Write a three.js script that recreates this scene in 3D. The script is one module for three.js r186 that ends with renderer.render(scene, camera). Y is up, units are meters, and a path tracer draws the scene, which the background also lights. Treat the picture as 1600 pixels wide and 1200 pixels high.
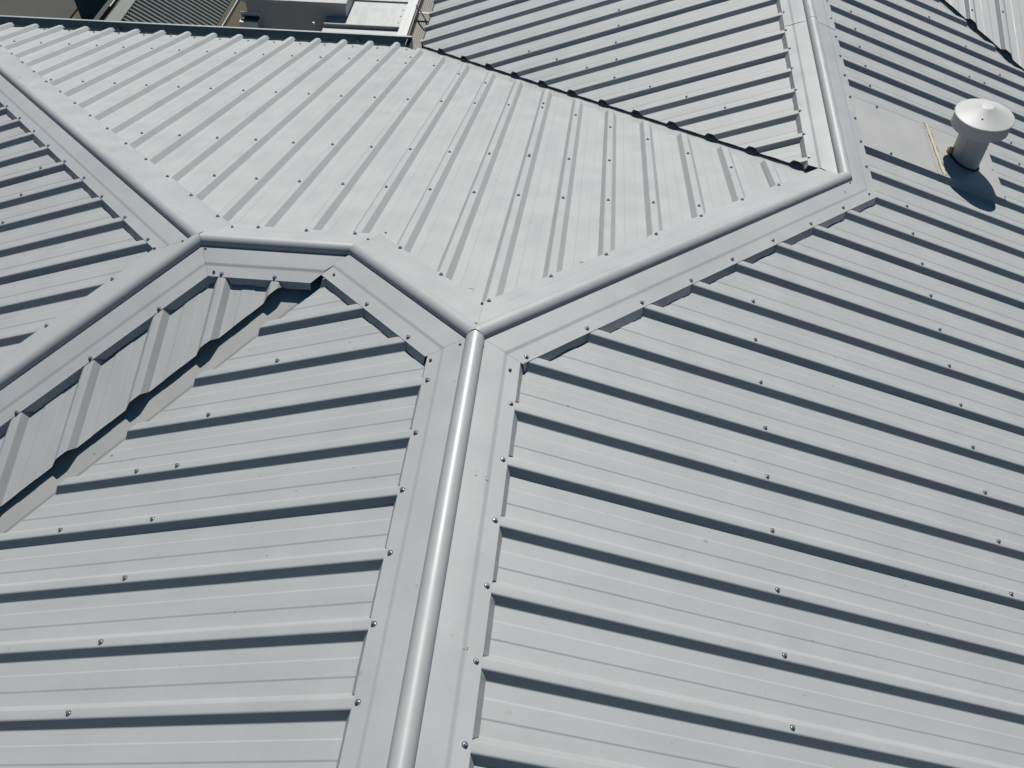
import * as THREE from 'three';
import { mergeGeometries } from 'three/addons/utils/BufferGeometryUtils.js';
import { RoundedBoxGeometry } from 'three/addons/geometries/RoundedBoxGeometry.js';

// ------------------------------------------------------------------ camera, sky, sun, exposure
// Plan coordinates: x = east, n = north, h = height above the main ridge point (4.4 m over ground).
const H0 = 4.4;
const V = (x, n, h) => new THREE.Vector3(x, h + H0, -n);
const scene = new THREE.Scene();
const camera = new THREE.PerspectiveCamera(2 * Math.atan(600 / 1425.2) * 180 / Math.PI, 4 / 3, 0.05, 400);
{
  const yaw = -0.1057, pitch = 0.8731, roll = -0.0054;
  const sy = Math.sin(yaw), cy = Math.cos(yaw), sp = Math.sin(pitch), cp = Math.cos(pitch);
  const f = new THREE.Vector3(sy * cp, -sp, -cy * cp);
  const r = new THREE.Vector3(cy, 0, sy);
  const u = new THREE.Vector3().crossVectors(r, f);
  camera.position.copy(V(0.3024, -1.8332, 1.9834));
  camera.up.copy(u.multiplyScalar(Math.cos(roll)).addScaledVector(r, -Math.sin(roll)));
  camera.lookAt(camera.position.clone().add(f));
}
const SUN_EL = 54.2 * Math.PI / 180, SUN_AZ = 3.0 * Math.PI / 180;   // azimuth east of north
const sunDir = new THREE.Vector3(Math.sin(SUN_AZ) * Math.cos(SUN_EL), Math.sin(SUN_EL), -Math.cos(SUN_AZ) * Math.cos(SUN_EL));
{
  const w = 512, hgt = 256, data = new Float32Array(w * hgt * 4), d = new THREE.Vector3();
  const S = 0.22;
  for (let j = 0; j < hgt; j++) for (let i = 0; i < w; i++) {
    const el = ((j + 0.5) / hgt - 0.5) * Math.PI, az = ((i + 0.5) / w - 0.5) * 2 * Math.PI;
    d.set(Math.cos(el) * Math.cos(az), Math.sin(el), Math.cos(el) * Math.sin(az));
    const t = Math.pow(Math.max(0, d.y), 0.45);
    const g = Math.max(0, d.dot(sunDir));
    const glow = 0.35 * Math.pow(g, 12) + 0.9 * Math.pow(g, 90);
    const c = [0.30 + (0.035 - 0.30) * t, 0.53 + (0.235 - 0.53) * t, 0.80 + (0.57 - 0.80) * t];
    const k = (j * w + i) * 4;
    data[k] = S * (c[0] + glow); data[k + 1] = S * (c[1] + glow * 0.97); data[k + 2] = S * (c[2] + glow * 0.9); data[k + 3] = 1;
  }
  const tex = new THREE.DataTexture(data, w, hgt, THREE.RGBAFormat, THREE.FloatType);
  tex.mapping = THREE.EquirectangularReflectionMapping;
  tex.magFilter = tex.minFilter = THREE.LinearFilter; tex.needsUpdate = true;
  scene.background = tex; scene.environment = tex;
}
const sun = new THREE.DirectionalLight(new THREE.Color(1, 0.97, 0.915), 4.85);
sun.position.copy(V(0, 2, 0)).addScaledVector(sunDir, 30); sun.target.position.copy(V(0, 2, -1));
sun.castShadow = true; sun.shadow.mapSize.set(4096, 4096); sun.shadow.radius = 1;
Object.assign(sun.shadow.camera, { left: -14, right: 14, top: 14, bottom: -14, near: 1, far: 70 });
scene.add(sun, sun.target);
const EXPOSURE = 1.44;

// ------------------------------------------------------------------ random, naming, materials
let seed = 12345;
const rnd = () => { seed |= 0; seed = seed + 0x6D2B79F5 | 0; let t = Math.imul(seed ^ seed >>> 15, 1 | seed); t = t + Math.imul(t ^ t >>> 7, 61 | t) ^ t; return ((t ^ t >>> 14) >>> 0) / 4294967296; };
const rr = (a, b) => a + (b - a) * rnd();
function thing(name, label, category, pos, group) {
  const o = new THREE.Group(); o.name = name; o.userData = { label, category };
  if (group) o.userData.group = group;
  if (pos) o.position.copy(pos);
  scene.add(o); return o;
}
function part(name, geo, mat, parent, label) {
  const m = new THREE.Mesh(geo, mat); m.name = name; m.castShadow = m.receiveShadow = true;
  if (label) m.userData.label = label;
  parent.add(m); return m;
}
const SRGB = l => Math.round(255 * (l <= 0.0031308 ? l * 12.92 : 1.055 * Math.pow(l, 1 / 2.4) - 0.055));

// value noise that tiles
function tileNoise(n, cells) {
  const g = new Float32Array(cells * cells); for (let i = 0; i < g.length; i++) g[i] = rnd();
  return (x, y) => {
    const fx = x / n * cells, fy = y / n * cells, x0 = Math.floor(fx), y0 = Math.floor(fy);
    let tx = fx - x0, ty = fy - y0; tx = tx * tx * (3 - 2 * tx); ty = ty * ty * (3 - 2 * ty);
    const a = (i, j) => g[((j % cells + cells) % cells) * cells + (i % cells + cells) % cells];
    return (a(x0, y0) * (1 - tx) + a(x0 + 1, y0) * tx) * (1 - ty) + (a(x0, y0 + 1) * (1 - tx) + a(x0 + 1, y0 + 1) * tx) * ty;
  };
}
// painted sheet steel: colour with fine grain, thin run-off streaks along v, and specks of dirt
function paintMaps(size, base, opts) {
  const col = new Uint8Array(size * size * 4), rough = new Uint8Array(size * size * 4), bump = new Uint8Array(size * size * 4);
  const n1 = tileNoise(size, 7), n2 = tileNoise(size, 31), n3 = tileNoise(size, 140), st = tileNoise(size, 90), b1 = tileNoise(size, 9), b2 = tileNoise(size, 23);
  const dirt = new Float32Array(size * size * 4);      // r,g,b multiplier minus 1, per speck
  const mul = new Float32Array(size * size * 3).fill(1);
  for (let k = 0; k < opts.specks; k++) {
    const cx = rnd() * size, cy = rnd() * size, big = rnd() < 0.05, r = (big ? rr(1.6, 3.2) : rr(0.7, 1.6)) * size / 1024;
    const tint = rnd() < 0.35 ? [0.75, 0.6, 0.4] : [0.55, 0.52, 0.48], s = rr(0.25, 0.8), e = rr(0.6, 1.6);
    for (let y = -Math.ceil(r * 2); y <= r * 2; y++) for (let x = -Math.ceil(r * 2); x <= r * 2; x++) {
      const q = Math.hypot(x * e, y / e) / r + (rnd() - 0.5) * 0.4; if (q > 1) continue;
      const i = (((Math.round(cy + y) + size) % size) * size + (Math.round(cx + x) + size) % size) * 3;
      for (let c = 0; c < 3; c++) mul[i + c] *= 1 - s * (1 - tint[c]);
    }
  }
  for (let y = 0; y < size; y++) for (let x = 0; x < size; x++) {
    const i = y * size + x, k = i * 4;
    const s = st(x, y * 0.055);
    const m = 1 + opts.mottle * ((n1(x, y) - 0.5) * 0.8 + (n2(x, y) - 0.5) * 0.7 + (n3(x, y) - 0.5) * 0.6) + opts.streak * (Math.max(0, s - 0.55)) * -1 + (rnd() - 0.5) * opts.grain;
    for (let c = 0; c < 3; c++) col[k + c] = Math.max(0, Math.min(255, SRGB(Math.min(1, base[c] * m * mul[i * 3 + c]))));
    col[k + 3] = 255;
    const rg = 255 * Math.min(1, opts.rough * (1 + 0.25 * (n2(x, y) - 0.5) + 0.2 * (s - 0.5)));
    rough[k] = rough[k + 1] = rough[k + 2] = rg; rough[k + 3] = 255;
    const b = 255 * (0.62 * b1(x, y) + 0.38 * b2(x, y));
    bump[k] = bump[k + 1] = bump[k + 2] = b; bump[k + 3] = 255;
  }
  const mk = (d, srgb) => { const t = new THREE.DataTexture(d, size, size); t.wrapS = t.wrapT = THREE.RepeatWrapping; t.magFilter = THREE.LinearFilter; t.minFilter = THREE.LinearMipmapLinearFilter; t.generateMipmaps = true; t.anisotropy = 8; if (srgb) t.colorSpace = THREE.SRGBColorSpace; t.needsUpdate = true; return t; };
  return { map: mk(col, true), roughnessMap: mk(rough), bumpMap: mk(bump) };
}
const TILE = 2.6;                                        // metres per texture tile
const PAINT = [0.241, 0.249, 0.251];
const sheetMaps = paintMaps(1024, PAINT, { specks: 190, mottle: 0.042, streak: 0.13, grain: 0.02, rough: 0.56 });
const capMaps = paintMaps(1024, [0.252, 0.259, 0.261], { specks: 110, mottle: 0.06, streak: 0.07, grain: 0.02, rough: 0.45 });
const paintMat = (maps, o = {}) => new THREE.MeshStandardMaterial({ map: maps.map, roughnessMap: maps.roughnessMap, roughness: 1, bumpMap: maps.bumpMap, bumpScale: 0.0012, metalness: 0, side: THREE.DoubleSide, ...o });
const M = {
  sheet: paintMat(sheetMaps),
  cap: paintMat(capMaps),
  lip: paintMat(capMaps, { color: new THREE.Color(0.95, 0.96, 0.97) }),
  valley: paintMat(capMaps, { color: new THREE.Color(0.97, 0.95, 0.92) }),
  tray: paintMat(capMaps, { color: new THREE.Color(1.04, 1.015, 0.985) }),
  gutter: paintMat(capMaps, { color: new THREE.Color(0.38, 0.55, 0.62) }),
  gutterDirty: paintMat(sheetMaps, { color: new THREE.Color(0.50, 0.46, 0.41) }),
  white: paintMat(capMaps, { color: new THREE.Color(1.18, 1.18, 1.16) }),
  whiter: paintMat(capMaps, { color: new THREE.Color(1.45, 1.45, 1.42) }),
  screw: new THREE.MeshStandardMaterial({ color: new THREE.Color(0.33, 0.34, 0.35), metalness: 0.85, roughness: 0.30 }),
  rivet: new THREE.MeshStandardMaterial({ color: new THREE.Color(0.10, 0.10, 0.105), metalness: 0.5, roughness: 0.5 }),
  rubber: new THREE.MeshStandardMaterial({ color: new THREE.Color(0.03, 0.03, 0.032), roughness: 0.8 }),
  seal: new THREE.MeshStandardMaterial({ color: new THREE.Color(0.33, 0.31, 0.265), roughness: 0.85 }),
  rust: new THREE.MeshStandardMaterial({ color: new THREE.Color(0.20, 0.10, 0.035), roughness: 0.95 }),
  orange: new THREE.MeshStandardMaterial({ color: new THREE.Color(0.42, 0.27, 0.13), roughness: 0.8 }),
  leaf: new THREE.MeshStandardMaterial({ color: new THREE.Color(0.025, 0.04, 0.03), roughness: 0.8, side: THREE.DoubleSide }),
  wood: new THREE.MeshStandardMaterial({ color: new THREE.Color(0.35, 0.27, 0.18), roughness: 0.9 }),
  wall: new THREE.MeshStandardMaterial({ color: new THREE.Color(0.36, 0.35, 0.33), roughness: 0.9, side: THREE.DoubleSide }),
  dark: new THREE.MeshStandardMaterial({ color: new THREE.Color(0.012, 0.013, 0.014), roughness: 0.7 }),
};

// ------------------------------------------------------------------ the roof planes (rib-top level)
const tA = 0.37338, tB = 0.35136, tC = 0.33343, tD = 0.33776, tE = 0.33561, tF = 0.31841;
const q = 1.4325, nq = q * tA / tC, o = 0.5316, xO = -o * tC / tB, xM = -1.0627, S = 0.1905;
const eave = -1.287;
const PL = {
  A: [-tA, 0, 0], B: [tB, 0, 0], C: [0, -tC, 0], F: [tF, 0, -tA * q - q * tF],
  E: [0, tE, -tC * o - o * tE], D: [tD, 0, -tC * o - xM * tD], K: [0, 0.3125, -2.2166],
};
const hp = (f, x, n) => PL[f][0] * x + PL[f][1] * n + PL[f][2];
const normalOf = f => new THREE.Vector3(-PL[f][0], 1, PL[f][1]).normalize();
// valley centre lines as n = s * x + c
const vBE = { s: tB / tE, c: -PL.E[2] / tE }, vCF = { s: -tF / tC, c: -PL.F[2] / tC }, vAK = { s: -1.19, c: 4.112 + 1.19 * 2.495 };
const off = (l, d) => ({ s: l.s, c: l.c + d * Math.hypot(l.s, 1) });       // d > 0 shifts to +n side
const at = (l, x) => [x, l.s * x + l.c], atN = (l, n) => [(n - l.c) / l.s, n];
const eC = 3.826;
const lB = off(vBE, -0.022), lE = off(vBE, 0.064), lC = off(vCF, -0.10), lF = off(vCF, 0.004), lA = off(vAK, -0.072), lK = off(vAK, 0.006);
const FACES = {
  A: { ax: 'n', r0: -0.222, S: S * 1.0037, sk: 0.0382, lap: 1, poly: [[0, -4], [0, 0], [q, nq], [q, at(lA, q)[1]], at(lA, 3.44), [3.44, -4]] },
  B: { ax: 'n', r0: -0.1531, S, sk: 0.0013, lap: 2, poly: [[0, -4], [0, 0], atN(lB, o).map((v, i) => i ? o : v), atN(lB, -2.77), [-3.66, -4]] },
  C: { ax: 'x', r0: 1.113, S: S * 0.9608, sk: 0.0026, lap: 0, poly: [[0, 0], [q, nq], [q - 0.02, at(lC, q - 0.02)[1]], atN(lC, eC), [-4.33, eC], [xM, o], [xO, o]] },
  F: { ax: 'n', r0: 1.6704, S, sk: 0.0917, lap: 3, poly: [[q, at(lF, q)[1]], [q, 5.4], [-0.92, 5.4], at(lF, -0.92)] },
  E: { ax: 'x', r0: -0.7708, S, sk: 0.0165, lap: 1, poly: [[xM, o], atN(lE, o), atN(lE, -2.77), [xM - (o + 2.77) * tE / tD, -2.77]] },
  D: { ax: 'n', r0: 0.6149, S, sk: 0.0157, lap: 0, poly: [[xM, o], [-4.34, 3.85], [-4.34, -2.77], [xM - (o + 2.77) * tE / tD, -2.77]] },
  K: { ax: 'x', r0: 2.655, S, sk: 0.0, lap: 1, poly: [[1.46, 5.38], at(lK, 1.46), at(lK, 3.44), [6, 2.98], [6, 5.38]] },
};

// rib profile: list of {u, d} across one pitch, corners filleted. d = depth below the rib tops
const RH = 0.0243, RT = 0.0135, RB = 0.0318;
function filletPath(pts, sets, n = 4) {
  const out = [pts[0]];
  for (let i = 1; i < pts.length - 1; i++) {
    const a = pts[i - 1], b = pts[i], c = pts[i + 1], r = sets[i];
    if (!r) { out.push(b); continue; }
    const la = Math.hypot(a[0] - b[0], a[1] - b[1]), lc = Math.hypot(c[0] - b[0], c[1] - b[1]);
    const p = [b[0] + (a[0] - b[0]) * r / la, b[1] + (a[1] - b[1]) * r / la], s = [b[0] + (c[0] - b[0]) * r / lc, b[1] + (c[1] - b[1]) * r / lc];
    for (let k = 0; k <= n; k++) { const t = k / n; out.push([0, 1].map(j => (1 - t) * (1 - t) * p[j] + 2 * t * (1 - t) * b[j] + t * t * s[j])); }
  }
  out.push(pts[pts.length - 1]); return out;
}
function ribHalf(pitch) {            // from the rib centre out to the pan centre
  const h = pitch / 2, pl = 0.0215;
  const p = [[0, 0.0004], [RT, 0], [RB, -RH], [h - pl - 0.0042, -RH], [h - pl, -RH + 0.0017], [h, -RH + 0.0017]].map((v, i) => i == 0 ? [0, 0.0004] : v);
  return filletPath(p, [0, 0.0038, 0.0026, 0.0012, 0.0012, 0], 4);
}
function profileDepth(pitch, du) {   // depth at distance du from the nearest rib centre
  const h = ribHalf(pitch); du = Math.abs(du);
  for (let i = 0; i < h.length - 1; i++) if (du <= h[i + 1][0]) { const t = (du - h[i][0]) / (h[i + 1][0] - h[i][0] || 1); return h[i][1] + t * (h[i + 1][1] - h[i][1]); }
  return h[h.length - 1][1];
}
// interval of v (the plan coordinate along the ribs) inside the face polygon for rib offset u
function interval(F, u) {
  const L = v => F.ax == 'n' ? [v, F.r0 + u + F.sk * v] : [F.r0 + u + F.sk * v, v];
  let lo = Infinity, hi = -Infinity; const P = F.poly;
  const g = p => F.ax == 'n' ? p[1] - F.r0 - u - F.sk * p[0] : p[0] - F.r0 - u - F.sk * p[1];
  for (let i = 0; i < P.length; i++) {
    const a = P[i], b = P[(i + 1) % P.length], ga = g(a), gb = g(b);
    if ((ga > 0) == (gb > 0)) continue;
    const t = ga / (ga - gb), v = F.ax == 'n' ? a[0] + t * (b[0] - a[0]) : a[1] + t * (b[1] - a[1]);
    lo = Math.min(lo, v); hi = Math.max(hi, v);
  }
  return lo < hi ? [lo, hi, L] : null;
}
// basis of a face: unit vector along the ribs, unit vector across them (towards +u), normal
function basis(f) {
  const F = FACES[f], p0 = F.ax == 'n' ? [0, 0] : [0, 0], p1 = F.ax == 'n' ? [1, F.sk] : [F.sk, 1], p2 = F.ax == 'n' ? [0, 1] : [1, 0];
  const w = p => V(p[0], p[1], hp(f, p[0], p[1]));
  const ev = w(p1).sub(w(p0)).normalize(), eu = w(p2).sub(w(p0)), N = normalOf(f);
  const g = eu.clone().addScaledVector(ev, -eu.dot(ev)).normalize();
  return { ev, g, N, k: eu.dot(g) };
}
function sheetGeometry(f, pts, noise) {      // pts: [u, d] list; returns a ruled, clipped surface
  const F = FACES[f], { ev, g, N, k } = basis(f);
  const cols = []; let span = 0;
  for (const [u, d] of pts) { const iv = interval(F, u); cols.push(iv ? { u, d, lo: iv[0], hi: iv[1], L: iv[2] } : null); if (iv) span = Math.max(span, iv[1] - iv[0]); }
  if (!span) return null;
  const m = Math.max(2, Math.ceil(span / 0.22)), pos = [], nor = [], uv = [], idx = [], ids = [];
  const ou = rr(0, 10), ov = rr(0, 10);
  cols.forEach((c, i) => {
    if (!c) { ids.push(-1); return; }
    ids.push(pos.length / 3);
    let s = 0, wsum = 0;                        // slope, length weighted
    for (const j of [i - 1, i]) if (pts[j] && pts[j + 1]) { const du = (pts[j + 1][0] - pts[j][0]) * k, dd = pts[j + 1][1] - pts[j][1], l = Math.hypot(du, dd); if (l > 1e-7) { const ang = Math.atan2(dd, du); s += ang * l; wsum += l; } }
    const a = wsum ? s / wsum : 0;
    const nv = N.clone().multiplyScalar(Math.cos(a)).addScaledVector(g, -Math.sin(a));
    for (let t = 0; t <= m; t++) {
      const v = c.lo + (c.hi - c.lo) * t / m, [x, n] = c.L(v);
      const w = noise(c.u, v) * Math.min(1, Math.abs(c.d) / 0.026);
      const p = V(x, n, hp(f, x, n)).addScaledVector(N, c.d + w);
      pos.push(p.x, p.y, p.z); nor.push(nv.x, nv.y, nv.z); uv.push((c.u + ou) / TILE, (v + ov) / TILE);
    }
  });
  for (let i = 0; i < cols.length - 1; i++) if (ids[i] >= 0 && ids[i + 1] >= 0) for (let t = 0; t < m; t++) {
    const a = ids[i] + t, b = ids[i + 1] + t; idx.push(a, b, a + 1, b, b + 1, a + 1);
  }
  if (!idx.length) return null;
  const geo = new THREE.BufferGeometry();
  geo.setAttribute('position', new THREE.Float32BufferAttribute(pos, 3));
  geo.setAttribute('normal', new THREE.Float32BufferAttribute(nor, 3));
  geo.setAttribute('uv', new THREE.Float32BufferAttribute(uv, 2));
  const e1 = new THREE.Vector3().subVectors(new THREE.Vector3(...pos.slice(idx[1] * 3, idx[1] * 3 + 3)), new THREE.Vector3(...pos.slice(idx[0] * 3, idx[0] * 3 + 3)));
  const e2 = new THREE.Vector3().subVectors(new THREE.Vector3(...pos.slice(idx[2] * 3, idx[2] * 3 + 3)), new THREE.Vector3(...pos.slice(idx[0] * 3, idx[0] * 3 + 3)));
  if (e1.cross(e2).dot(N) < 0) for (let i = 0; i < idx.length; i += 3) [idx[i + 1], idx[i + 2]] = [idx[i + 2], idx[i + 1]];
  geo.setIndex(idx); return geo;
}

const roof = thing('house', 'house under the large pale grey ribbed metal hip and valley roof filling the view', 'house', V(0, 0, -H0));
const sheetOf = {};                       // face -> [{k0, k1, mesh}]
for (const f of Object.keys(FACES)) {
  const F = FACES[f], vals = F.poly.map(p => F.ax == 'n' ? p[1] - F.r0 - F.sk * p[0] : p[0] - F.r0 - F.sk * p[1]);
  const j0 = Math.floor(Math.min(...vals) / F.S) - 1, j1 = Math.ceil(Math.max(...vals) / F.S) + 1;
  const half = ribHalf(F.S); sheetOf[f] = [];
  let js = j0; while (((js + F.lap) % 4 + 4) % 4) js--;
  for (let j = js; j < j1; j += 4) {
    const pts = [];
    // over-lapping edge: the low side of rib j, ending part-way down with a slightly flared leg
    pts.push([j * F.S - RB + 0.0050, -RH * 0.735 + 0.0004]); pts.push([j * F.S - RB + 0.0062, -RH * 0.663 + 0.0006]);
    for (let i = half.length - 1; i >= 0; i--) if (half[i][0] < RB * 0.72) pts.push([j * F.S - half[i][0], half[i][1] + 0.0006]);
    for (let k = j; k < j + 4; k++) {
      for (let i = 1; i < half.length; i++) pts.push([k * F.S + half[i][0], half[i][1]]);
      for (let i = half.length - 2; i >= 0; i--) { if (k == j + 3 && half[i][1] > -RH + 0.001 && half[i][0] < RB) pts.push([(k + 1) * F.S - half[i][0], half[i][1] - 0.0014]); else pts.push([(k + 1) * F.S - half[i][0], half[i][1]]); }
    }
    for (let i = 1; i < half.length && half[i][0] < RT * 0.6; i++) pts.push([(j + 4) * F.S + half[i][0], half[i][1] - 0.0014]);
    const a = rr(0, 6), b = rr(0, 6), w1 = rr(4, 8), w2 = rr(9, 14);
    const geo = sheetGeometry(f, pts, (u, v) => 0.00045 * Math.sin(v * w1 + a + u * 9) + 0.0003 * Math.sin(v * w2 + b - u * 23));
    if (geo) sheetOf[f].push({ k0: j, k1: j + 4, mesh: part('roof_sheet', geo, M.sheet, roof) });
  }
}
const sheetAt = (f, x, n) => { const F = FACES[f], u = F.ax == 'n' ? n - F.r0 - F.sk * x : x - F.r0 - F.sk * n, k = u / F.S; return (sheetOf[f].find(s => k >= s.k0 - 0.2 && k < s.k1 - 0.2) || sheetOf[f][0]).mesh; };
const depthAt = (f, x, n) => { const F = FACES[f], u = (F.ax == 'n' ? n - F.r0 - F.sk * x : x - F.r0 - F.sk * n) / F.S; return profileDepth(F.S, (u - Math.round(u)) * F.S); };

// ------------------------------------------------------------------ ridge and hip caps
// across: s (plan distance from the ridge line, signed) and e (height over the rib-top planes)
const CW = 0.139;
function capSection(wl, wr) {
  const side = w => {
    const p = [[w, 0.0020], [CW - 0.040, 0.0020], [CW - 0.0485, 0.0052], [0.0300, 0.0052]];
    return filletPath(p, [0, 0.003, 0.003, 0], 3);
  };
  const L = side(wl).map(([s, e]) => ({ s: -s, e })), R = side(wr).map(([s, e]) => ({ s, e })).reverse();
  const arc = [], T = 90 * Math.PI / 180, rad = 0.0283, NN = 24;
  for (let i = 0; i <= NN; i++) { const th = -T + 2 * T * i / NN; arc.push({ s: rad * Math.sin(th), r: rad * (Math.cos(th) - Math.cos(T)) }); }
  return [...L, ...arc, ...R];
}
const nodes = { P: [0, 0], Q: [q, nq], O: [xO, o], M: [xM, o], S0: [0, -4], L0: [-4.338, 3.85], N0: [xM - (o + 2.77) * tE / tD, -2.77], T0: [q, 5.38] };
// a, b: end nodes; left / right: faces when looking from a to b
const CAPS = [
  { a: 'P', b: 'S0', left: 'A', right: 'B', name: 'ridge' }, { a: 'P', b: 'Q', left: 'C', right: 'A', wr: 0.146 }, { a: 'P', b: 'O', left: 'B', right: 'C', wl: 0.146 },
  { a: 'O', b: 'M', left: 'E', right: 'C' }, { a: 'M', b: 'L0', left: 'D', right: 'C' }, { a: 'M', b: 'N0', left: 'E', right: 'D' },
  { a: 'Q', b: 'T0', left: 'F', right: 'A' },
];
const ang = (a, b) => Math.atan2(nodes[b][1] - nodes[a][1], nodes[b][0] - nodes[a][0]);
// how far along its own line a cap starts at node `at`, for plan offset s on the given side (+1 = left of the outgoing direction)
// (on a bisector where both flanges lie on one face, on the valley line where they lie on two)
function mitre(node, other, sideSign) {
  const a0 = ang(node, other), faceOn = (c, sg) => (c.a == node ? sg : -sg) > 0 ? c.left : c.right, me = CAPS.find(c => (c.a == node && c.b == other) || (c.b == node && c.a == other));
  let best = Infinity, nb = null;
  for (const c of CAPS) if (c != me && (c.a == node || c.b == node)) { let t = sideSign * (ang(node, c.a == node ? c.b : c.a) - a0); t = ((t % (2 * Math.PI)) + 2 * Math.PI) % (2 * Math.PI); if (t < best) { best = t; nb = c; } }
  if (!nb) return () => 0;
  const f1 = faceOn(me, sideSign), f2 = faceOn(nb, -sideSign);
  let half = best / 2;
  if (f1 != f2) {
    const d = [PL[f1][0] - PL[f2][0], PL[f1][1] - PL[f2][1]], cand = [Math.atan2(-d[0], d[1]), Math.atan2(d[0], -d[1])].map(a => { const t = sideSign * (a - a0); return ((t % (2 * Math.PI)) + 2 * Math.PI) % (2 * Math.PI); });
    half = cand.find(t => t < best) ?? half;
  }
  const tt = Math.tan(half), tb = Math.tan(best / 2);
  return s => s < 0.0301 ? s / tb : s / tt;
}
const capMesh = {};
function capGeometry(c, t0 = null, t1 = null, lift = 0) {
  const A = nodes[c.a], B = nodes[c.b], dx = B[0] - A[0], dn = B[1] - A[1], len = Math.hypot(dx, dn), d = [dx / len, dn / len], nl = [-d[1], d[0]];
  const sec = capSection(c.wl || CW, c.wr || CW), mA = [mitre(c.a, c.b, 1), mitre(c.a, c.b, -1)], mB = [mitre(c.b, c.a, -1), mitre(c.b, c.a, 1)];
  const pos = [], nor = [], uv = [], idx = [], m = Math.max(4, Math.ceil(len / 0.12));
  const ph = rr(0, 9), ou = rr(0, 9), ov = rr(0, 9);
  const hRoll = side => { const s = 0.0300 * side, x = s * -nl[0], n = s * -nl[1]; return (t, f) => hp(f, A[0] + d[0] * t + x, A[1] + d[1] * t + n); };
  const P = (i, t) => {                          // section point i at distance t
    const { s, e, r } = sec[i], sd = -s;         // s < 0 is the left face
    const x = A[0] + d[0] * t + nl[0] * sd, n = A[1] + d[1] * t + nl[1] * sd;
    if (r === undefined) {
      const f = s < 0 ? c.left : c.right, w = Math.min(1, Math.max(0, (Math.abs(s) - 0.032) / 0.03)) * Math.max(0, 1 - Math.max(0, Math.abs(s) - 0.11) / 0.03);
      return V(x, n, hp(f, x, n) + e + lift + w * (0.0006 * Math.sin(t * 7.3 + ph + s * 20) + 0.0004 * Math.sin(t * 17 + ph * 2)));
    }
    const hl = hRoll(-1)(t, c.left), hr = hRoll(1)(t, c.right), k = (s + 0.0300) / 0.060;
    return V(x, n, hl + (hr - hl) * k + 0.0052 + r + lift);
  };
  for (let i = 0; i < sec.length; i++) {
    const s = sec[i].s, li = s < 0 ? 0 : 1, a = Math.abs(s);
    const lo = t0 === null ? mA[li](a) + 0.00035 : t0, hi = t1 === null ? len - mB[li](a) - 0.00035 : t1;
    for (let j = 0; j <= m; j++) {
      const t = lo + (hi - lo) * j / m, p = P(i, t);
      let nn = new THREE.Vector3(); const T = P(i, t + 0.01).sub(P(i, t - 0.01));
      for (const b of [i - 1, i]) if (b >= 0 && b + 1 < sec.length) {
        const q1 = P(b + 1, t).sub(P(b, t)), l = q1.length(); if (l < 1e-6) continue;
        const x = T.clone().cross(q1).normalize(); if (x.y < 0) x.negate();
        const roll = sec[b].r !== undefined && sec[b + 1].r !== undefined;
        const here = sec[i].r !== undefined && i != 0;
        if (here && !roll && ((sec[i].r !== undefined))) { if (sec[i].r < 1e-4) continue; }
        nn.addScaledVector(x, l);
      }
      nn.normalize();
      pos.push(p.x, p.y, p.z); nor.push(nn.x, nn.y, nn.z); uv.push((s + ou) / TILE, (t + ov) / TILE);
    }
  }
  for (let i = 0; i < sec.length - 1; i++) for (let j = 0; j < m; j++) { const a = i * (m + 1) + j, b = a + m + 1; idx.push(a, b, a + 1, b, b + 1, a + 1); }
  const geo = new THREE.BufferGeometry();
  geo.setAttribute('position', new THREE.Float32BufferAttribute(pos, 3)); geo.setAttribute('normal', new THREE.Float32BufferAttribute(nor, 3)); geo.setAttribute('uv', new THREE.Float32BufferAttribute(uv, 2));
  geo.setIndex(idx); return geo;
}
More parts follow.
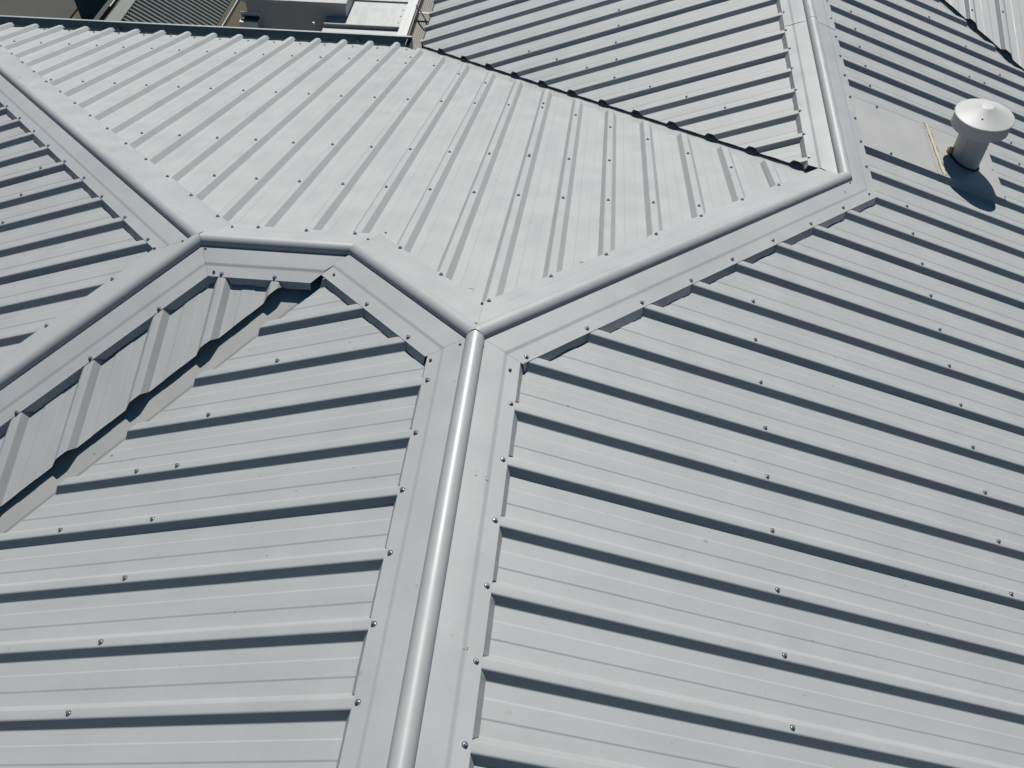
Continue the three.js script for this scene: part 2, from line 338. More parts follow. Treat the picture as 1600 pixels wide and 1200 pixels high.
// turned-down edge of a cap flange, scribed to the ribs beneath it
function lipGeometries(c) {
  const A = nodes[c.a], B = nodes[c.b], dx = B[0] - A[0], dn = B[1] - A[1], len = Math.hypot(dx, dn), d = [dx / len, dn / len], nl = [-d[1], d[0]], res = [];
  for (const [f, sg, li, cw] of [[c.left, 1, 0, c.wl || CW], [c.right, -1, 1, c.wr || CW]]) {
    const mA = mitre(c.a, c.b, li ? -1 : 1), mB = mitre(c.b, c.a, li ? 1 : -1), lo = mA(cw) + 0.001, hi = len - mB(cw) - 0.001, N = normalOf(f);
    let run = null; const step = 0.003; let gap = rr(0.001, 0.004), skew = 0, tilt = rr(0.0005, 0.004);
    const pos = [], idx = [], uv = [], runs = [];
    for (let t = lo; t <= hi; t += step) {
      const x = A[0] + d[0] * t + nl[0] * sg * cw, n = A[1] + d[1] * t + nl[1] * sg * cw, dep = depthAt(f, x, n);
      const want = -dep - 0.0015;
      if (want > 0.003) {
        if (!run) { run = []; runs.push(run); gap = rr(0.0, 0.0025); skew = rr(-0.0015, 0.003); tilt = rr(0.0155, 0.0195); run.t0 = t; }
        const g = gap + 0.0006 * Math.sin(t * 60) + skew * Math.min(1, (t - run.t0) / 0.12);
        const hgt = Math.max(0.002, Math.min(want, RH - 0.002) - Math.max(0, g)), tl = tilt * Math.min(1, hgt / 0.02);
        const top = V(x, n, hp(f, x, n) + 0.0020), o2 = [nl[0] * sg * tl, nl[1] * sg * tl];
        const bot = V(x + o2[0], n + o2[1], hp(f, x + o2[0], n + o2[1])).addScaledVector(N, -hgt);
        const i = pos.length / 3; pos.push(top.x, top.y, top.z, bot.x, bot.y, bot.z); uv.push(t / TILE, 0, t / TILE, hgt / TILE);
        if (run.length) idx.push(i - 2, i - 1, i, i - 1, i + 1, i);
        run.push(i);
      } else run = null;
    }
    if (!idx.length) continue;
    const geo = new THREE.BufferGeometry(); geo.setAttribute('position', new THREE.Float32BufferAttribute(pos, 3)); geo.setAttribute('uv', new THREE.Float32BufferAttribute(uv, 2)); geo.setIndex(idx); geo.computeVertexNormals(); res.push(geo);
  }
  return res;
}
for (const c of CAPS) {
  const key = c.a + c.b, nm = c.a == 'P' && c.b == 'S0' || c.b == 'M' || c.b == 'T0' ? 'ridge_cap' : 'hip_cap';
  if (key == 'QT0') {                          // made of two lengths with a lap
    capMesh[key] = part(nm, capGeometry(c, null, 1.40), M.cap, roof);
    part(nm, capGeometry(c, 1.37, null, 0.0014), M.cap, roof);
  } else capMesh[key] = part(nm, capGeometry(c), M.cap, roof);
  const lg = lipGeometries(c);
  for (const g of lg) part('notched_edge', g, M.lip, capMesh[key]);
}

// ------------------------------------------------------------------ valley gutters
function valley(l, fa, fb, x0, x1, wa, wb, dep, cx = 99, cn = 99) {       // fa on +n side
  const pos = [], uv = [], idx = [], k = Math.hypot(l.s, 1), D = -RH - dep, m = 40;
  const P = (x, s) => { const xx = Math.min(cx, x - l.s / k * s), n = Math.min(cn, l.s * x + l.c + s / k); const f = s >= 0 ? fa : fb; return V(xx, n, hp(f, xx, n) + D - (Math.abs(s) < 1e-6 ? 0.002 : 0)); };
  const ss = [wa, 0.006, 0, -0.006, -wb];
  for (let i = 0; i <= m; i++) { const x = x0 + (x1 - x0) * i / m; for (const s of ss) { const p = P(x, s); pos.push(p.x, p.y, p.z); uv.push(s / TILE, x * k / TILE); } }
  for (let i = 0; i < m; i++) for (let j = 0; j < ss.length - 1; j++) { const a = i * ss.length + j, b = a + ss.length; idx.push(a, a + 1, b, a + 1, b + 1, b); }
  const g = new THREE.BufferGeometry(); g.setAttribute('position', new THREE.Float32BufferAttribute(pos, 3)); g.setAttribute('uv', new THREE.Float32BufferAttribute(uv, 2)); g.setIndex(idx);
  const n2 = g.toNonIndexed(); n2.computeVertexNormals(); return n2;
}
const valleyBE = part('valley_gutter', valley(vBE, 'E', 'B', -3.66, xO - 0.02, 0.19, 0.19, 0.021, xO - 0.015, o - 0.015), M.valley, roof);
const valleyCF = part('valley_gutter', valley(vCF, 'F', 'C', -0.9, q - 0.03, 0.19, 0.19, 0.013, q - 0.015), M.valley, roof);
const valleyAK = part('valley_gutter', valley(vAK, 'K', 'A', q + 0.05, 3.42, 0.19, 0.19, 0.018), M.valley, roof);

// ------------------------------------------------------------------ screws
const headGeo = (() => {
  const a = new THREE.CylinderGeometry(0.0049, 0.0052, 0.0055, 6); a.translate(0, 0.0052, 0);
  const b = new THREE.CylinderGeometry(0.0072, 0.0078, 0.0014, 16); b.translate(0, 0.0021, 0);
  return mergeGeometries([a, b]);
})();
const washerGeo = (() => { const b = new THREE.CylinderGeometry(0.0083, 0.0087, 0.0016, 16); b.translate(0, 0.0007, 0); return b; })();
const screwGeo = mergeGeometries([headGeo, washerGeo], true); screwGeo.scale(0.88, 0.88, 0.88);
const rivetGeo = mergeGeometries([new THREE.SphereGeometry(0.0042, 10, 6, 0, 7, 0, 1.5).toNonIndexed().deleteAttribute('uv'), new THREE.CylinderGeometry(0.0046, 0.005, 0.0012, 12).toNonIndexed().deleteAttribute('uv')]);
function screw(f, x, n, lift, parent, rivet) {
  const m = part(rivet ? 'rivet' : 'screw', rivet ? rivetGeo : screwGeo, rivet ? M.rivet : [M.screw, M.rubber], parent);
  const N = normalOf(f); N.x += rr(-0.05, 0.05); N.z += rr(-0.05, 0.05); N.normalize();
  m.position.copy(V(x, n, hp(f, x, n))).addScaledVector(normalOf(f), lift);
  m.quaternion.setFromUnitVectors(new THREE.Vector3(0, 1, 0), N).multiply(new THREE.Quaternion().setFromAxisAngle(new THREE.Vector3(0, 1, 0), rr(0, 1.05)));
  return m;
}
const ribLine = (f, k, v) => { const F = FACES[f]; return F.ax == 'n' ? [v, F.r0 + k * F.S + F.sk * v] : [F.r0 + k * F.S + F.sk * v, v]; };
// screws along the cap edges: where each rib crosses a line `w` from the ridge line (plan distance)
function capScrews(key, c, f, sg, w, k0, k1) {
  const A = nodes[c.a], B = nodes[c.b], len = Math.hypot(B[0] - A[0], B[1] - A[1]), d = [(B[0] - A[0]) / len, (B[1] - A[1]) / len], nl = [-d[1] * sg, d[0] * sg];
  const F = FACES[f];
  for (let k = k0; k <= k1; k++) {
    const ww = w + rr(-0.004, 0.003), p0 = [A[0] + nl[0] * ww, A[1] + nl[1] * ww];
    const g = F.ax == 'n' ? p => p[1] - F.sk * p[0] - F.r0 - k * F.S : p => p[0] - F.sk * p[1] - F.r0 - k * F.S;
    const g0 = g(p0), g1 = g([p0[0] + d[0], p0[1] + d[1]]), t = g0 / (g0 - g1) + rr(-0.004, 0.004);
    if (t < -0.02 || t > len) continue;
    screw(f, p0[0] + d[0] * t, p0[1] + d[1] * t, 0.0020, capMesh[key]);
  }
}
const cap = key => CAPS.find(c => c.a + c.b == key);
capScrews('PS0', cap('PS0'), 'A', 1, 0.1246, -7, 0); capScrews('PS0', cap('PS0'), 'B', -1, 0.1246, -7, 0);
capScrews('PQ', cap('PQ'), 'A', -1, 0.1289, 1, 8); capScrews('PQ', cap('PQ'), 'C', 1, 0.1306, -6, 0);
capScrews('QT0', cap('QT0'), 'A', -1, 0.1246, 9, 20); capScrews('QT0', cap('QT0'), 'F', 1, 0.133, 0, 10);
capScrews('PO', cap('PO'), 'B', 1, 0.1289, 1, 2); capScrews('PO', cap('PO'), 'C', -1, 0.133, -8, -7);
capScrews('OM', cap('OM'), 'C', -1, 0.1246, -11, -9); capScrews('OM', cap('OM'), 'E', 1, 0.1246, -1, 0);
capScrews('ML0', cap('ML0'), 'C', -1, 0.1306, -26, -12); capScrews('ML0', cap('ML0'), 'D', 1, 0.1289, 0, 11);
capScrews('MN0', cap('MN0'), 'D', -1, 0.1289, -4, -1); capScrews('MN0', cap('MN0'), 'E', 1, 0.1289, -6, -2);
// rivets at the joints of the caps
const joints = { PQ: ['A', [0.111, -0.095], [0.024, -0.041], [1.533, 1.539], [1.444, 1.564]], PS0: ['B', [-0.124, -0.078], [-0.04, -0.035]], PO: ['B', [-0.551, 0.41], [-0.515, 0.502]], MN0: ['E', [-0.986, 0.41], [-1.036, 0.494]], ML0: ['D', [-1.136, 0.536], [-1.251, 0.531]], OM: ['C', [-0.476, 0.61], [-0.426, 0.675], [-0.991, 0.643]], QT0: ['F', [1.289, 1.663]] };
for (const [key, [f, ...ps]] of Object.entries(joints)) for (const [x, n] of ps) screw(f, x, n, 0.0056, capMesh[key], true);
for (const [x, n] of [[-0.006, 0.189], [-0.008, 0.057]]) screw('C', x, n, 0.0056, capMesh.PQ, true);
// screws along the battens
const field = (f, list) => { for (const [k, v] of list) { const [x, n] = ribLine(f, k, v); screw(f, x, n, 0.0005, sheetAt(f, x, n)); } };
const row = (k0, k1, v) => Array.from({ length: k1 - k0 + 1 }, (_, i) => [k0 + i, v + rr(-0.006, 0.006)]);
const onRib = (f, x, n) => { const F = FACES[f]; return F.ax == 'n' ? Math.round((n - F.r0 - F.sk * x) / F.S) : Math.round((x - F.r0 - F.sk * n) / F.S); };
field('A', [...row(-5, 4, 0.916), ...row(-4, 9, 1.722)]);
field('A', [[2.334, 1.992], [2.531, 2.388], [2.536, 2.584], [2.523, 2.961], [2.523, 3.152], [2.424, 3.156], [2.495, 3.519], [2.679, 3.338], [2.288, 3.697], [1.706, 3.29], [1.704, 3.09], [1.701, 2.9], [1.704, 2.703], [1.699, 2.517]].map(([x, n]) => [onRib('A', x, n), x]));
field('B', [[-0.66, 0.033], [-0.845, -0.157], [-0.886, -0.346], [-1.031, -0.345], [-0.896, -0.537], [-1.221, -0.535], [-0.907, -0.724], [-0.899, -0.912], [-0.908, -1.105], [-0.903, -1.296]].map(([x, n]) => [onRib('B', x, n), x]));
field('F', [...row(6, 12, 0.402), [9, -0.131], [8, 0.051], [7, 0.237], [5, 0.594], [4, 0.78], [3, 0.963]]);
field('C', [...row(-13, -2, 1.146), ...row(-16, -4, 1.63), ...row(-25, -7, 2.445), [-6, 1.645], [-6, 2.43], ...row(-26, -12, 3.28), [-11, 3.406], [-11, 3.249], [-10, 3.221], [-9, 3.05], [-8, 2.876], [-6, 2.512], [-5, 2.327], [-4, 2.148], [-3, 1.982], [-2, 1.803], [-1, 1.64]]);
field('D', [[3, -2.184], [2, -2.177], [4, -2.18], [1, -2.18]]);
field('K', [[1, 4.017], [0, 4.02]]);
for (let k = -26; k <= -12; k++) { const x = FACES.C.r0 + (k + 0.5) * FACES.C.S + rr(-0.01, 0.02), n = 3.768 + x * 0.0 - (k + 26) * 0.004; screw('C', x, n, -RH + 0.0018, sheetAt('C', x, n)); }
for (const [x, n] of [[-1.473, -0.505], [-1.287, -0.317], [-1.203, -0.234], [-1.098, -0.130]]) screw('B', x + 0.02, n - 0.012, -RH + 0.0004, sheetAt('B', x, n), true);

// ------------------------------------------------------------------ tray flashing behind the vent
const plateOn = (f, pts, e, thick = 0.0012) => {           // flat plate following a roof plane, outline in plan
  const shape = new THREE.Shape(pts.map(p => new THREE.Vector2(p[0], p[1]))), g = new THREE.ExtrudeGeometry(shape, { depth: thick, bevelEnabled: false, curveSegments: 1 });
  const a = g.attributes.position, uv = g.attributes.uv;
  for (let i = 0; i < a.count; i++) { const x = a.getX(i), n = a.getY(i), z = a.getZ(i), p = V(x, n, hp(f, x, n) + e + z); uv.setXY(i, x / TILE, n / TILE); a.setXYZ(i, p.x, p.y, p.z); }
  g.computeVertexNormals(); return g;
};
{
  const s = FACES.A.sk, y = (k, x, d = 0) => [x, FACES.A.r0 + k * FACES.A.S + s * x + d];
  const x0 = q + 0.10, xs = 1.985, x1 = 2.345;
  const tray = part('tray_flashing', mergeGeometries([
    plateOn('A', [y(11, x0, -0.0135), y(11, xs, -0.0135), y(13, xs, 0.0), y(13, x0, 0.0)], 0.0012, 0.0007),
    plateOn('A', [y(11, xs - 0.02, -0.0135), y(11, x1, -0.0135), y(13, x1, 0.0), y(13, xs - 0.02, 0.0)], 0.0026, 0.0009),
    // turned-down legs on the south rib and at the lower end
    (() => { const L = [], a = y(11, x0 + 0.04, -0.0135), b = y(11, x1, -0.0135), N = normalOf('A'); const g = new THREE.BufferGeometry(); const p = []; for (const w of [a, b]) { const t = V(w[0], w[1], hp('A', w[0], w[1]) + 0.0022), u = V(w[0], w[1] - 0.008, hp('A', w[0], w[1])).addScaledVector(N, -0.0185); p.push(t, u); } g.setAttribute('position', new THREE.Float32BufferAttribute([p[0], p[1], p[2], p[1], p[3], p[2]].flatMap(v => v.toArray()), 3)); g.setAttribute('uv', new THREE.Float32BufferAttribute(new Array(12).fill(0.1), 2)); g.computeVertexNormals(); return g; })(),
    (() => { const a = y(11, x1, 0.03), b = y(12, x1, -0.03), c = y(12, x1, 0.03), d = y(13, x1, -0.03), N = normalOf('A'); const g = new THREE.BufferGeometry(), tri = []; for (const [l, r] of [[a, b], [c, d]]) { const t = w => V(w[0], w[1], hp('A', w[0], w[1]) + 0.003), u = (w, k) => V(w[0] + 0.003, w[1] + k, hp('A', w[0], w[1])).addScaledVector(N, -0.016); tri.push(t(l), u(l, 0.004), t(r), u(l, 0.004), u(r, -0.004), t(r)); } g.setAttribute('position', new THREE.Float32BufferAttribute(tri.flatMap(v => v.toArray()), 3)); g.setAttribute('uv', new THREE.Float32BufferAttribute(new Array(24).fill(0.1), 2)); g.computeVertexNormals(); return g; })(),
  ].map(g => g.index ? g.toNonIndexed() : g)), M.tray, roof, 'flat pale tray flashing running down to the vent');
  for (const [x, n] of [[1.704, 2.329], [1.714, 1.957]]) { const p = ribLine('A', onRib('A', x, n), x); screw('A', p[0], p[1], 0.003, tray); }
  for (const [x, n] of [[2.325, 2.187]]) screw('A', x, n, 0.003, tray, true);
  // old sealant along the lap of the tray, with rust bleeding from it
  const strip = (wid, ph, mat, hgt, dx, name) => {
    const L = [], R = [], n0 = 1.955, n1 = 2.372, K = 44;
    for (let i = 0; i <= K; i++) { const t = i / K, n = n0 + (n1 - n0) * t, x = 2.001 - 0.012 * t + dx + 0.002 * Math.sin(t * 21 + ph), w = wid * (0.55 + 0.45 * Math.sin(t * 33 + ph * 3) * Math.sin(t * 57 + ph) + rr(-0.1, 0.2)); L.push([x - w, n]); R.unshift([x + w, n]); }
    return part(name, plateOn('A', [...L, ...R], 0.0036, hgt), mat, tray);
  };
  strip(0.0175, 1.0, M.seal, 0.0016, 0.003, 'sealant_bead'); strip(0.0026, 2.2, M.rust, 0.0024, -0.0085, 'rust_line'); strip(0.0016, 4.2, M.rust, 0.0024, 0.013, 'rust_line'); 
}

// ------------------------------------------------------------------ roof vent
{
  const vx = 2.160, vn = 2.167, b = V(vx, vn, hp('A', vx, vn) + 0.002);
  const vent = thing('roof_vent', 'round pale grey metal roof vent with conical cowl at upper right', 'roof vent', b);
  const vm = new THREE.MeshStandardMaterial({ color: new THREE.Color(0.315, 0.318, 0.312), roughness: 0.52, side: THREE.DoubleSide });
  const lathe = (pts, n = 56) => new THREE.LatheGeometry(pts.map(p => new THREE.Vector2(...p)), n);
  // pipe cut to the roof slope: lower ring follows the plane
  const pipe = new THREE.CylinderGeometry(0.074, 0.074, 0.25, 48, 6, true); pipe.translate(0, 0.125, 0);
  { const a = pipe.attributes.position; for (let i = 0; i < a.count; i++) { const y = a.getY(i); a.setY(i, y + (1 - y / 0.25) * (-tA * a.getX(i))); } pipe.computeVertexNormals(); }
  part('pipe', pipe, vm, vent);
  part('cowl', lathe([[0.129, 0.2560], [0.1365, 0.2582], [0.1380, 0.2612], [0.1362, 0.2640], [0.131, 0.2658], [0.100, 0.2768], [0.068, 0.2898], [0.040, 0.3035], [0.031, 0.3085], [0.027, 0.3105], [0.022, 0.3116], [0.001, 0.3120]]), vm, vent);
  part('cowl_skirt', lathe([[0.130, 0.262], [0.1325, 0.258], [0.1325, 0.206], [0.1335, 0.199], [0.1310, 0.197], [0.1290, 0.201], [0.1290, 0.258]]), vm, vent);
  part('cowl_base', lathe([[0.0750, 0.205], [0.090, 0.222], [0.118, 0.242], [0.1285, 0.250]]), vm, vent);
  // seam and a small screw on the cowl
  const seam = new RoundedBoxGeometry(0.010, 0.20, 0.003, 2, 0.001); seam.translate(0, 0.10, 0); const sm = part('seam', seam, vm, vent); sm.position.set(-0.0536, 0.02, 0.0512); sm.rotation.y = -0.8;
  const sc = part('screw', rivetGeo, M.screw, vent); sc.position.set(-0.035, 0.2862, 0.071); sc.rotation.x = 0.3;
  // bead of sealant round the foot: follows the sloping joint
  const curve = new THREE.CatmullRomCurve3(Array.from({ length: 40 }, (_, i) => { const t = i / 40 * Math.PI * 2, r = 0.077 + rr(-0.0015, 0.0015); return new THREE.Vector3(r * Math.cos(t), -tA * r * Math.cos(t) + 0.003, r * Math.sin(t)); }), true);
  part('sealant_collar', new THREE.TubeGeometry(curve, 120, 0.0055, 7, true), M.dark, vent, 'dark sealant round the foot of the pipe');
  const blob = new THREE.SphereGeometry(0.018, 16, 12); { const a = blob.attributes.position; for (let i = 0; i < a.count; i++) { const k = 1 + 0.25 * Math.sin(a.getX(i) * 400) * Math.cos(a.getZ(i) * 320 + a.getY(i) * 200); a.setXYZ(i, a.getX(i) * 0.8 * k, a.getY(i) * 1.5 * k, a.getZ(i) * 0.9 * k); } blob.computeVertexNormals(); }
  const bl = part('sealant_lump', blob, M.orange, vent, 'orange lump of old sealant'); bl.position.set(-0.084, 0.040, -0.012);
}

// ------------------------------------------------------------------ eave gutters, fascia, walls
{
  const prof = [[0, 0.02], [0.002, -0.085], [0.012, -0.098], [0.11, -0.098], [0.122, -0.088], [0.128, -0.02], [0.132, 0.002], [0.130, 0.010], [0.124, 0.012], [0.120, 0.006]];
  const build = (pts, P) => { const pos = [], uv = [], idx = [], m = 24; for (let i = 0; i <= m; i++) for (const p of pts) { const w = P(p, i / m); pos.push(w.x, w.y, w.z); uv.push(p[0] + p[1], i / m * 3); } const k = pts.length; for (let i = 0; i < m; i++) for (let j = 0; j < k - 1; j++) { const a = i * k + j, b = a + k; idx.push(a, a + 1, b, a + 1, b + 1, b); } const g = new THREE.BufferGeometry(); g.setAttribute('position', new THREE.Float32BufferAttribute(pos, 3)); g.setAttribute('uv', new THREE.Float32BufferAttribute(uv, 2)); g.setIndex(idx); const r = g.toNonIndexed(); r.computeVertexNormals(); return r; };
  const dbl = (pr, t = 0.003) => [...pr, ...pr.slice().reverse().map(([a, b]) => [a + (a > 0.06 ? t : -t), b - t * 0.6])];
  const gut = part('eave_gutter', build(prof, (p, t) => V(-4.34 + t * 3.355, 3.800 + p[0], -1.297 + p[1] - 0.004)), M.gutter, roof, 'dark eave gutter along the far edge');
  { const s = new THREE.Shape(prof.map(p => new THREE.Vector2(p[0], p[1]))), e = new THREE.ShapeGeometry(s); e.rotateY(Math.PI / 2); const m = part('gutter_end', e, M.gutter, gut); { const tg = new RoundedBoxGeometry(3.355, 0.006, 0.017, 2, 0.0025); part('gutter_lip', tg, M.lip, gut).position.copy(V(-2.6625, 3.925, -1.2865)); } m.position.copy(V(-0.985, 3.8, -1.301)); }
  for (const x of [-4.02, -3.09, -2.2, -1.37]) {
    const st = new RoundedBoxGeometry(0.022, 0.060, 0.004, 1, 0.001), s = part('gutter_bracket', st, M.white, gut); s.position.copy(V(x, 3.909, -1.352)); s.rotation.x = 0.07;
  }
  const ribbed = []; for (let i = 0; i <= 14; i++) ribbed.push([0.004 + i * 0.0075, -0.060 + (i % 2 ? 0.0028 : 0)]);
  const gF = part('eave_gutter', build([[0, 0.02], [0.003, -0.058], ...ribbed, [0.113, -0.055], [0.116, 0.0], [0.114, 0.006], [0.110, 0.006]], (p, t) => V(-0.905 - p[0], 3.83 + t * 1.6, -1.295 + p[1] - 0.006)), M.gutterDirty, roof, 'brown ribbed gutter under the left edge of the far slope');
  const strap = new THREE.BoxGeometry(0.10, 0.004, 0.022), s1 = part('gutter_bracket', strap, M.white, gF); s1.position.copy(V(-0.962, 4.30, -1.312));
  const cable = new THREE.TubeGeometry(new THREE.CatmullRomCurve3([V(-1.03, 4.36, -1.292), V(-0.985, 4.27, -1.288), V(-0.94, 4.19, -1.298), V(-0.925, 4.16, -1.33)]), 20, 0.0055, 6); part('cable', cable, M.dark, gF);
  const box = (x0, x1, n0, n1, h0, h1) => { const g = new THREE.BoxGeometry(x1 - x0, h1 - h0, n1 - n0); g.translate((x0 + x1) / 2, (h0 + h1) / 2 + H0, -(n0 + n1) / 2); return g; };
  part('fascia', mergeGeometries([box(-4.30, -0.90, 3.775, 3.798, -1.48, -1.318), box(-0.895, -0.870, 3.80, 5.40, -1.48, -1.325), box(3.39, 3.41, -4, 2.95, -1.48, -1.31), box(-4.31, -4.29, -2.75, 3.78, -1.48, -1.31), box(-4.29, -3.62, -2.75, -2.73, -1.48, -1.31), box(-3.63, -3.61, -4, -2.75, -1.48, -1.31), box(3.41, 5.98, 2.99, 3.01, -1.48, -1.31)]), M.gutter, roof);
  part('soffit', mergeGeometries([box(-4.288, 3.388, -2.728, 3.773, -1.50, -1.482), box(-3.608, 3.388, -3.98, -2.732, -1.50, -1.483), box(-0.868, 5.98, 3.776, 5.38, -1.50, -1.484), box(3.392, 5.98, 3.012, 3.774, -1.50, -1.486)]), M.wall, roof);
  const gable = (pts, map) => { const s = new THREE.Shape(pts.map(p => new THREE.Vector2(...p))), g = new THREE.ExtrudeGeometry(s, { depth: 0.1, bevelEnabled: false }); return g; };
  const g1 = gable([[-3.6, -1.48], [3.38, -1.48], [3.38, -1.31], [0, -0.045], [-3.6, -1.33]]); g1.translate(0, H0, 3.86);
  const g2 = gable([[-0.87, -1.48], [5.98, -1.48], [5.98, -0.60], [q, -0.60], [-0.87, -1.345]]); g2.translate(0, H0, -5.36);
  const g3 = gable([[3.0, -1.48], [5.36, -1.48], [5.36, -0.60], [3.0, -1.34]]); g3.rotateY(Math.PI / 2); g3.translate(5.86, H0, 0);
  part('wall', mergeGeometries([g1, g2, g3, ...[box(-4.0, 3.1, 3.35, 3.5, -H0, -1.5), box(-4.0, -3.85, -3.8, 3.5, -H0, -1.5), box(3.0, 3.15, -3.8, 3.3, -H0, -1.5), box(-4, 3.1, -3.95, -3.8, -H0, -1.5), box(-0.75, -0.6, 3.5, 5.3, -H0, -1.5), box(5.6, 5.75, 3.1, 5.3, -H0, -1.5), box(3.15, 5.6, 3.1, 3.25, -H0, -1.5), box(-0.6, 5.6, 5.2, 5.35, -H0, -1.5)].map(g => g.toNonIndexed())].map(g => g.index ? g.toNonIndexed() : g)), M.wall, roof);
}

// ------------------------------------------------------------------ dirt marks, a leaf and a twig
{
  const smear = (x, n, r, mat, f, e) => { const pts = []; const k = 11, ph = rr(0, 6); for (let i = 0; i < k; i++) { const t = i / k * Math.PI * 2, w = r * (0.6 + 0.4 * Math.sin(t * 3 + ph) + rr(-0.15, 0.2)); pts.push([x + Math.cos(t) * w * 0.8, n + Math.sin(t) * w * 1.3]); } return plateOn(f, pts, e, 0.0006); };
  const gs = [];
  for (const [x, n] of [[0.062, -0.48], [0.089, -0.486], [0.063, -0.936], [0.097, -0.961]]) for (let i = 0; i < 4; i++) gs.push(smear(x + rr(-0.006, 0.006), n + rr(-0.007, 0.007), rr(0.0012, 0.0036), null, 'A', 0.0054));
  part('dirt_mark', mergeGeometries(gs), M.wood, capMesh.PS0, 'small brown dirt marks on the cap');
  const leaf = thing('fallen_leaf', 'small dark leaf lying in a pan of the bright far slope', 'leaf', V(0.300, 0.572, hp('C', 0.30, 0.572) - RH + 0.0075));
  const s = new THREE.Shape(); s.moveTo(-0.011, 0); s.quadraticCurveTo(-0.002, 0.0065, 0.007, 0.001); s.lineTo(0.021, 0.003); s.lineTo(0.007, -0.0005); s.quadraticCurveTo(-0.004, -0.006, -0.011, 0);
  const lg = new THREE.ExtrudeGeometry(s, { depth: 0.0008, bevelEnabled: false, curveSegments: 6 }); { const a = lg.attributes.position; for (let i = 0; i < a.count; i++) a.setZ(i, a.getZ(i) + 0.004 * Math.abs(a.getY(i)) / 0.005 + a.getX(i) * a.getX(i) * 12); lg.computeVertexNormals(); }
  const lm = part('blade', lg, M.leaf, leaf); lm.rotation.x = -Math.PI / 2 - 0.32; lm.rotation.z = 0.3;
  const twig = thing('dry_twig', 'tiny pale twig on the ridge cap below the bright slope', 'twig', V(-0.054, 0.279, hp('C', -0.054, 0.279) + 0.0075));
  part('stick', new THREE.TubeGeometry(new THREE.CatmullRomCurve3([new THREE.Vector3(-0.008, 0.0, 0.001), new THREE.Vector3(0.0, 0.0012, -0.002), new THREE.Vector3(0.009, 0, 0.002)]), 10, 0.0012, 6), M.wood, twig);
}

// ------------------------------------------------------------------ ground and neighbouring buildings
const groundMat = (c, amp) => { const n = 256, d = new Uint8Array(n * n * 4), a = tileNoise(n, 9), b = tileNoise(n, 70); for (let i = 0; i < n * n; i++) { const x = i % n, y = i / n | 0, m = 1 + amp * ((a(x, y) - 0.5) * 1.2 + (b(x, y) - 0.5) * 0.8 + (rnd() - 0.5) * 0.5); for (let k = 0; k < 3; k++) d[i * 4 + k] = Math.min(255, SRGB(c[k] * m)); d[i * 4 + 3] = 255; } const t = new THREE.DataTexture(d, n, n); t.wrapS = t.wrapT = THREE.RepeatWrapping; t.magFilter = THREE.LinearFilter; t.colorSpace = THREE.SRGBColorSpace; t.needsUpdate = true; return new THREE.MeshStandardMaterial({ map: t, roughness: 0.95 }); };
const bx = (x0, x1, n0, n1, h0, h1, base) => { const g = new THREE.BoxGeometry(x1 - x0, h1 - h0, n1 - n0); g.translate((x0 + x1) / 2 - base[0], (h0 + h1) / 2 + H0, -(n0 + n1) / 2 + base[1]); return g; };
{
  const g = new THREE.PlaneGeometry(240, 240); g.rotateX(-Math.PI / 2); const uv = g.attributes.uv; for (let i = 0; i < uv.count; i++) uv.setXY(i, uv.getX(i) * 60, uv.getY(i) * 60);
  const gm = part('ground', g, groundMat([0.048, 0.042, 0.024], 0.25), scene); gm.userData.kind = 'structure';
  const p = new THREE.BoxGeometry(8, 0.06, 12); const pv = part('pavement', p, groundMat([0.036, 0.035, 0.030], 0.18), scene); pv.userData.kind = 'structure';
  pv.position.set(-6.98 - 4, 0.0, -(9.7)); pv.rotation.y = 0;
}
{ // annexe: low white metal roof with a parapet block behind it
  const base = [-2.2, 6.2], an = thing('annexe', 'low neighbouring annexe with white metal roof and grey walls beyond the gutter', 'building', V(base[0], base[1], -H0));
  const b = (...a) => bx(...a, base), hr = -2.4;
  part('roof_sheet', b(-2.295, -1.568, 6.05, 9.0, hr - 0.02, hr), M.white, an);
  // two folds of the roof in front of the flat sheet
  part('roof_fold', b(-2.30, -1.566, 5.965, 6.045, hr - 0.06, hr - 0.036), M.white, an); part('roof_fold', b(-2.31, -1.564, 5.80, 5.955, hr - 0.10, hr - 0.070), M.white, an);
  part('step', b(-2.29, -1.57, 6.046, 6.049, hr - 0.058, hr - 0.002), M.sheet, an); part('step', b(-2.29, -1.57, 5.957, 5.963, hr - 0.098, hr - 0.038), M.sheet, an);
  part('roof_sheet', b(-2.29, -1.569, 6.49, 6.51, hr + 0.001, hr + 0.015), M.white, an);
  part('barge_capping', b(-1.562, -1.470, 5.80, 9.0, hr - 0.02, hr + 0.024), M.whiter, an);
  part('wall', b(-2.28, -1.50, 5.86, 9.0, -H0, hr - 0.101), M.wall, an);
  const wm = paintMat(capMaps, { color: new THREE.Color(1.12, 1.16, 1.20) });
  part('wall', b(-3.07, -2.30, 6.19, 9.0, -H0, -2.29), wm, an);
  part('parapet', b(-2.296, -2.10, 6.174, 9.0, hr + 0.002, -2.29), wm, an);
  part('coping', b(-3.09, -2.085, 6.160, 9.02, -2.288, -2.255), M.white, an);
  for (let i = 0; i < 5; i++) { const s = part('screw', screwGeo, [M.screw, M.rubber], an); s.position.set(-1.595 - base[0], H0 + hr, -(6.12 + i * 0.12) + base[1]); }
  const pipe = new THREE.CylinderGeometry(0.012, 0.012, 0.5, 10), pp = part('downpipe', pipe, M.white, an); pp.position.copy(V(-2.40 - base[0], 6.0 - base[1], -2.50)); pp.position.y = H0 - 2.62; pp.rotation.z = -0.1;
}
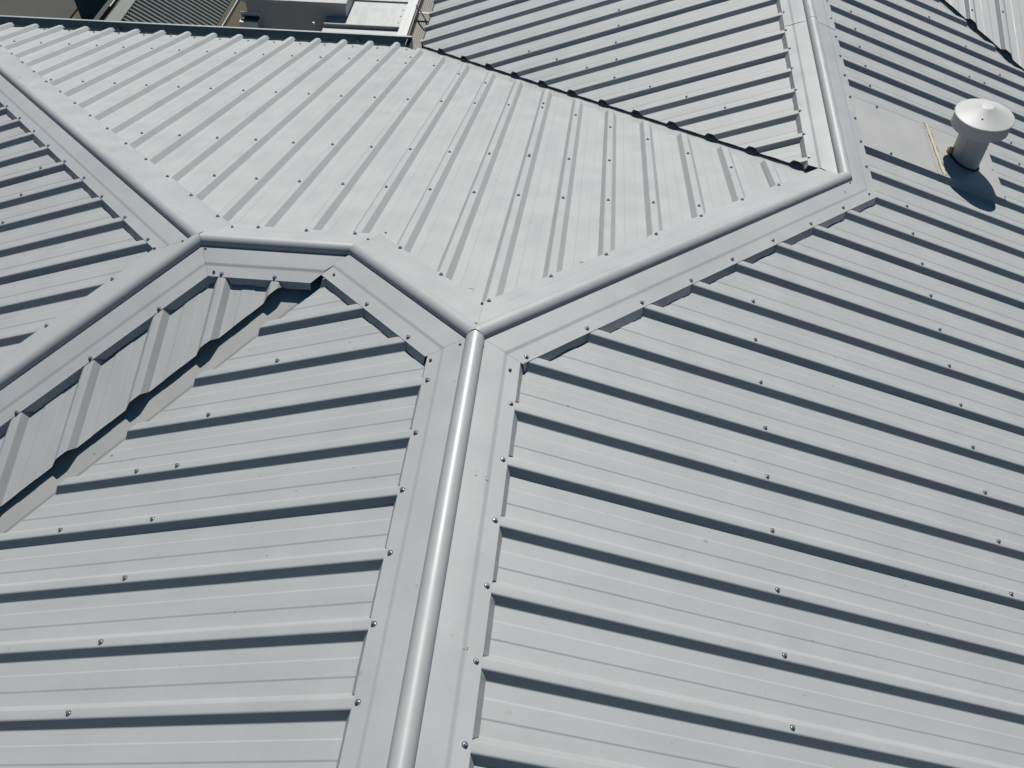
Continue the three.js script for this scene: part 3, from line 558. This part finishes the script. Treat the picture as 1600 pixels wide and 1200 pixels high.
{ // meter box on the annexe wall
  const base = [-3.04, 6.12], m = thing('meter_box', 'small grey meter box with dark open top on annexe wall', 'meter box', V(base[0], base[1], -H0)), b = (...a) => bx(...a, base);
  const mm = paintMat(capMaps, { color: new THREE.Color(1.75, 1.78, 1.70) });
  part('box_body', b(-3.135, -2.955, 6.09, 6.185, -2.66, -2.452), mm, m);
  part('box_recess', b(-3.125, -2.962, 6.120, 6.183, -2.4515, -2.438), M.dark, m);
  part('box_back', b(-3.14, -2.95, 6.1855, 6.1885, -2.66, -2.40), mm, m);
  part('latch', b(-3.075, -3.025, 6.082, 6.0895, -2.53, -2.515), M.dark, m);
  const k = new THREE.SphereGeometry(0.008, 10, 8), kk = part('knob', k, M.screw, m); kk.position.set(-3.025 - base[0], H0 - 2.518, -6.08 + base[1]);
}
{ // patio roof of corrugated sheet falling to the east
  const base = [-4.1, 6.9], p = thing('patio_cover', 'dark green-grey corrugated patio cover seen beyond the gutter at upper left', 'patio cover', V(base[0], base[1], -H0));
  const cm = paintMat(sheetMaps, { color: new THREE.Color(0.66, 0.70, 0.62) });
  const sl = 0.66, P = (x, n, d) => V(x - base[0], n - base[1], -2.6 - sl * (x + 4.41) + d);
  const pos = [], idx = [], uv = []; const n0 = 6.0, n1 = 8.4, K = 2 * 8 * 42;
  for (let i = 0; i <= K; i++) { const n = n0 + (n1 - n0) * i / K, d = 0.0155 * Math.cos((n - n0) / 0.060 * Math.PI * 2); for (const x of [-4.405, -3.785]) { const w = P(x, n, d); pos.push(w.x, w.y, w.z); uv.push(x / TILE, n / TILE); } }
  for (let i = 0; i < K; i++) { const a = i * 2; idx.push(a, a + 1, a + 2, a + 1, a + 3, a + 2); }
  const g = new THREE.BufferGeometry(); g.setAttribute('position', new THREE.Float32BufferAttribute(pos, 3)); g.setAttribute('uv', new THREE.Float32BufferAttribute(uv, 2)); g.setIndex(idx); g.computeVertexNormals();
  part('roof_sheet', g, cm, p);
  const b = (...a) => bx(...a, base);
  part('barge_board', b(-4.56, -4.41, 6.0, 8.4, -2.66, -2.585), paintMat(sheetMaps, { color: new THREE.Color(0.46, 0.48, 0.43) }), p);
  part('edge_gutter', b(-3.762, -3.750, 6.0, 8.4, -3.09, -3.05), M.sheet, p);
  for (const [x, n] of [[-4.45, 6.1], [-3.85, 6.1], [-4.45, 8.3], [-3.85, 8.3]]) part('post', b(x - 0.04, x + 0.04, n - 0.04, n + 0.04, -H0, x < -4 ? -2.67 : -3.06), M.dark, p);
}
{ // tall dark green screen and a black rail in the gap at the far left
  const base = [-6.5, 9.4], t = thing('garden_screen', 'tall dark green boarded screen beside the bare paving at upper left', 'screen', V(base[0], base[1], -H0)), b = (...a) => bx(...a, base);
  const gm = new THREE.MeshStandardMaterial({ color: new THREE.Color(0.030, 0.075, 0.070), roughness: 0.7 });
  for (let i = 0; i < 4; i++) part('board', b(-6.775 + i * 0.13, -6.648 + i * 0.13, 9.34 + 0.004 * (i % 2), 9.375, -4.38, -3.3), gm, t);
  part('post', b(-6.775, -6.715, 9.376, 9.436, -H0, -3.28), gm, t); part('post', b(-6.32, -6.26, 9.376, 9.436, -H0, -3.28), gm, t);
  const rail = thing('timber_rail', 'black timber rail with thin white pipe between green screen and patio cover', 'rail', V(-6.15, 9.4, -H0)), rb = (...a) => bx(...a, [-6.15, 9.4]);
  part('beam', rb(-6.235, -6.16, 8.3, 11.3, -4.06, -4.0), M.dark, rail); part('beam', rb(-6.13, -6.04, 8.3, 11.3, -4.10, -4.04), M.dark, rail);
  for (const n of [8.6, 11.1]) part('post', rb(-6.22, -6.17, n, n + 0.05, -H0, -4.061), M.dark, rail);
  const pg = new THREE.CylinderGeometry(0.010, 0.010, 0.75, 10), pp = part('pipe', pg, M.white, rail); pp.rotation.x = Math.PI / 2; pp.position.set(0.005, 0.40, -0.05);
}

// ------------------------------------------------------------------ draw
const renderer = new THREE.WebGLRenderer({ antialias: true });
renderer.setSize(1024, 768);
renderer.toneMapping = THREE.LinearToneMapping; renderer.toneMappingExposure = EXPOSURE;
renderer.shadowMap.enabled = true;
renderer.render(scene, camera);
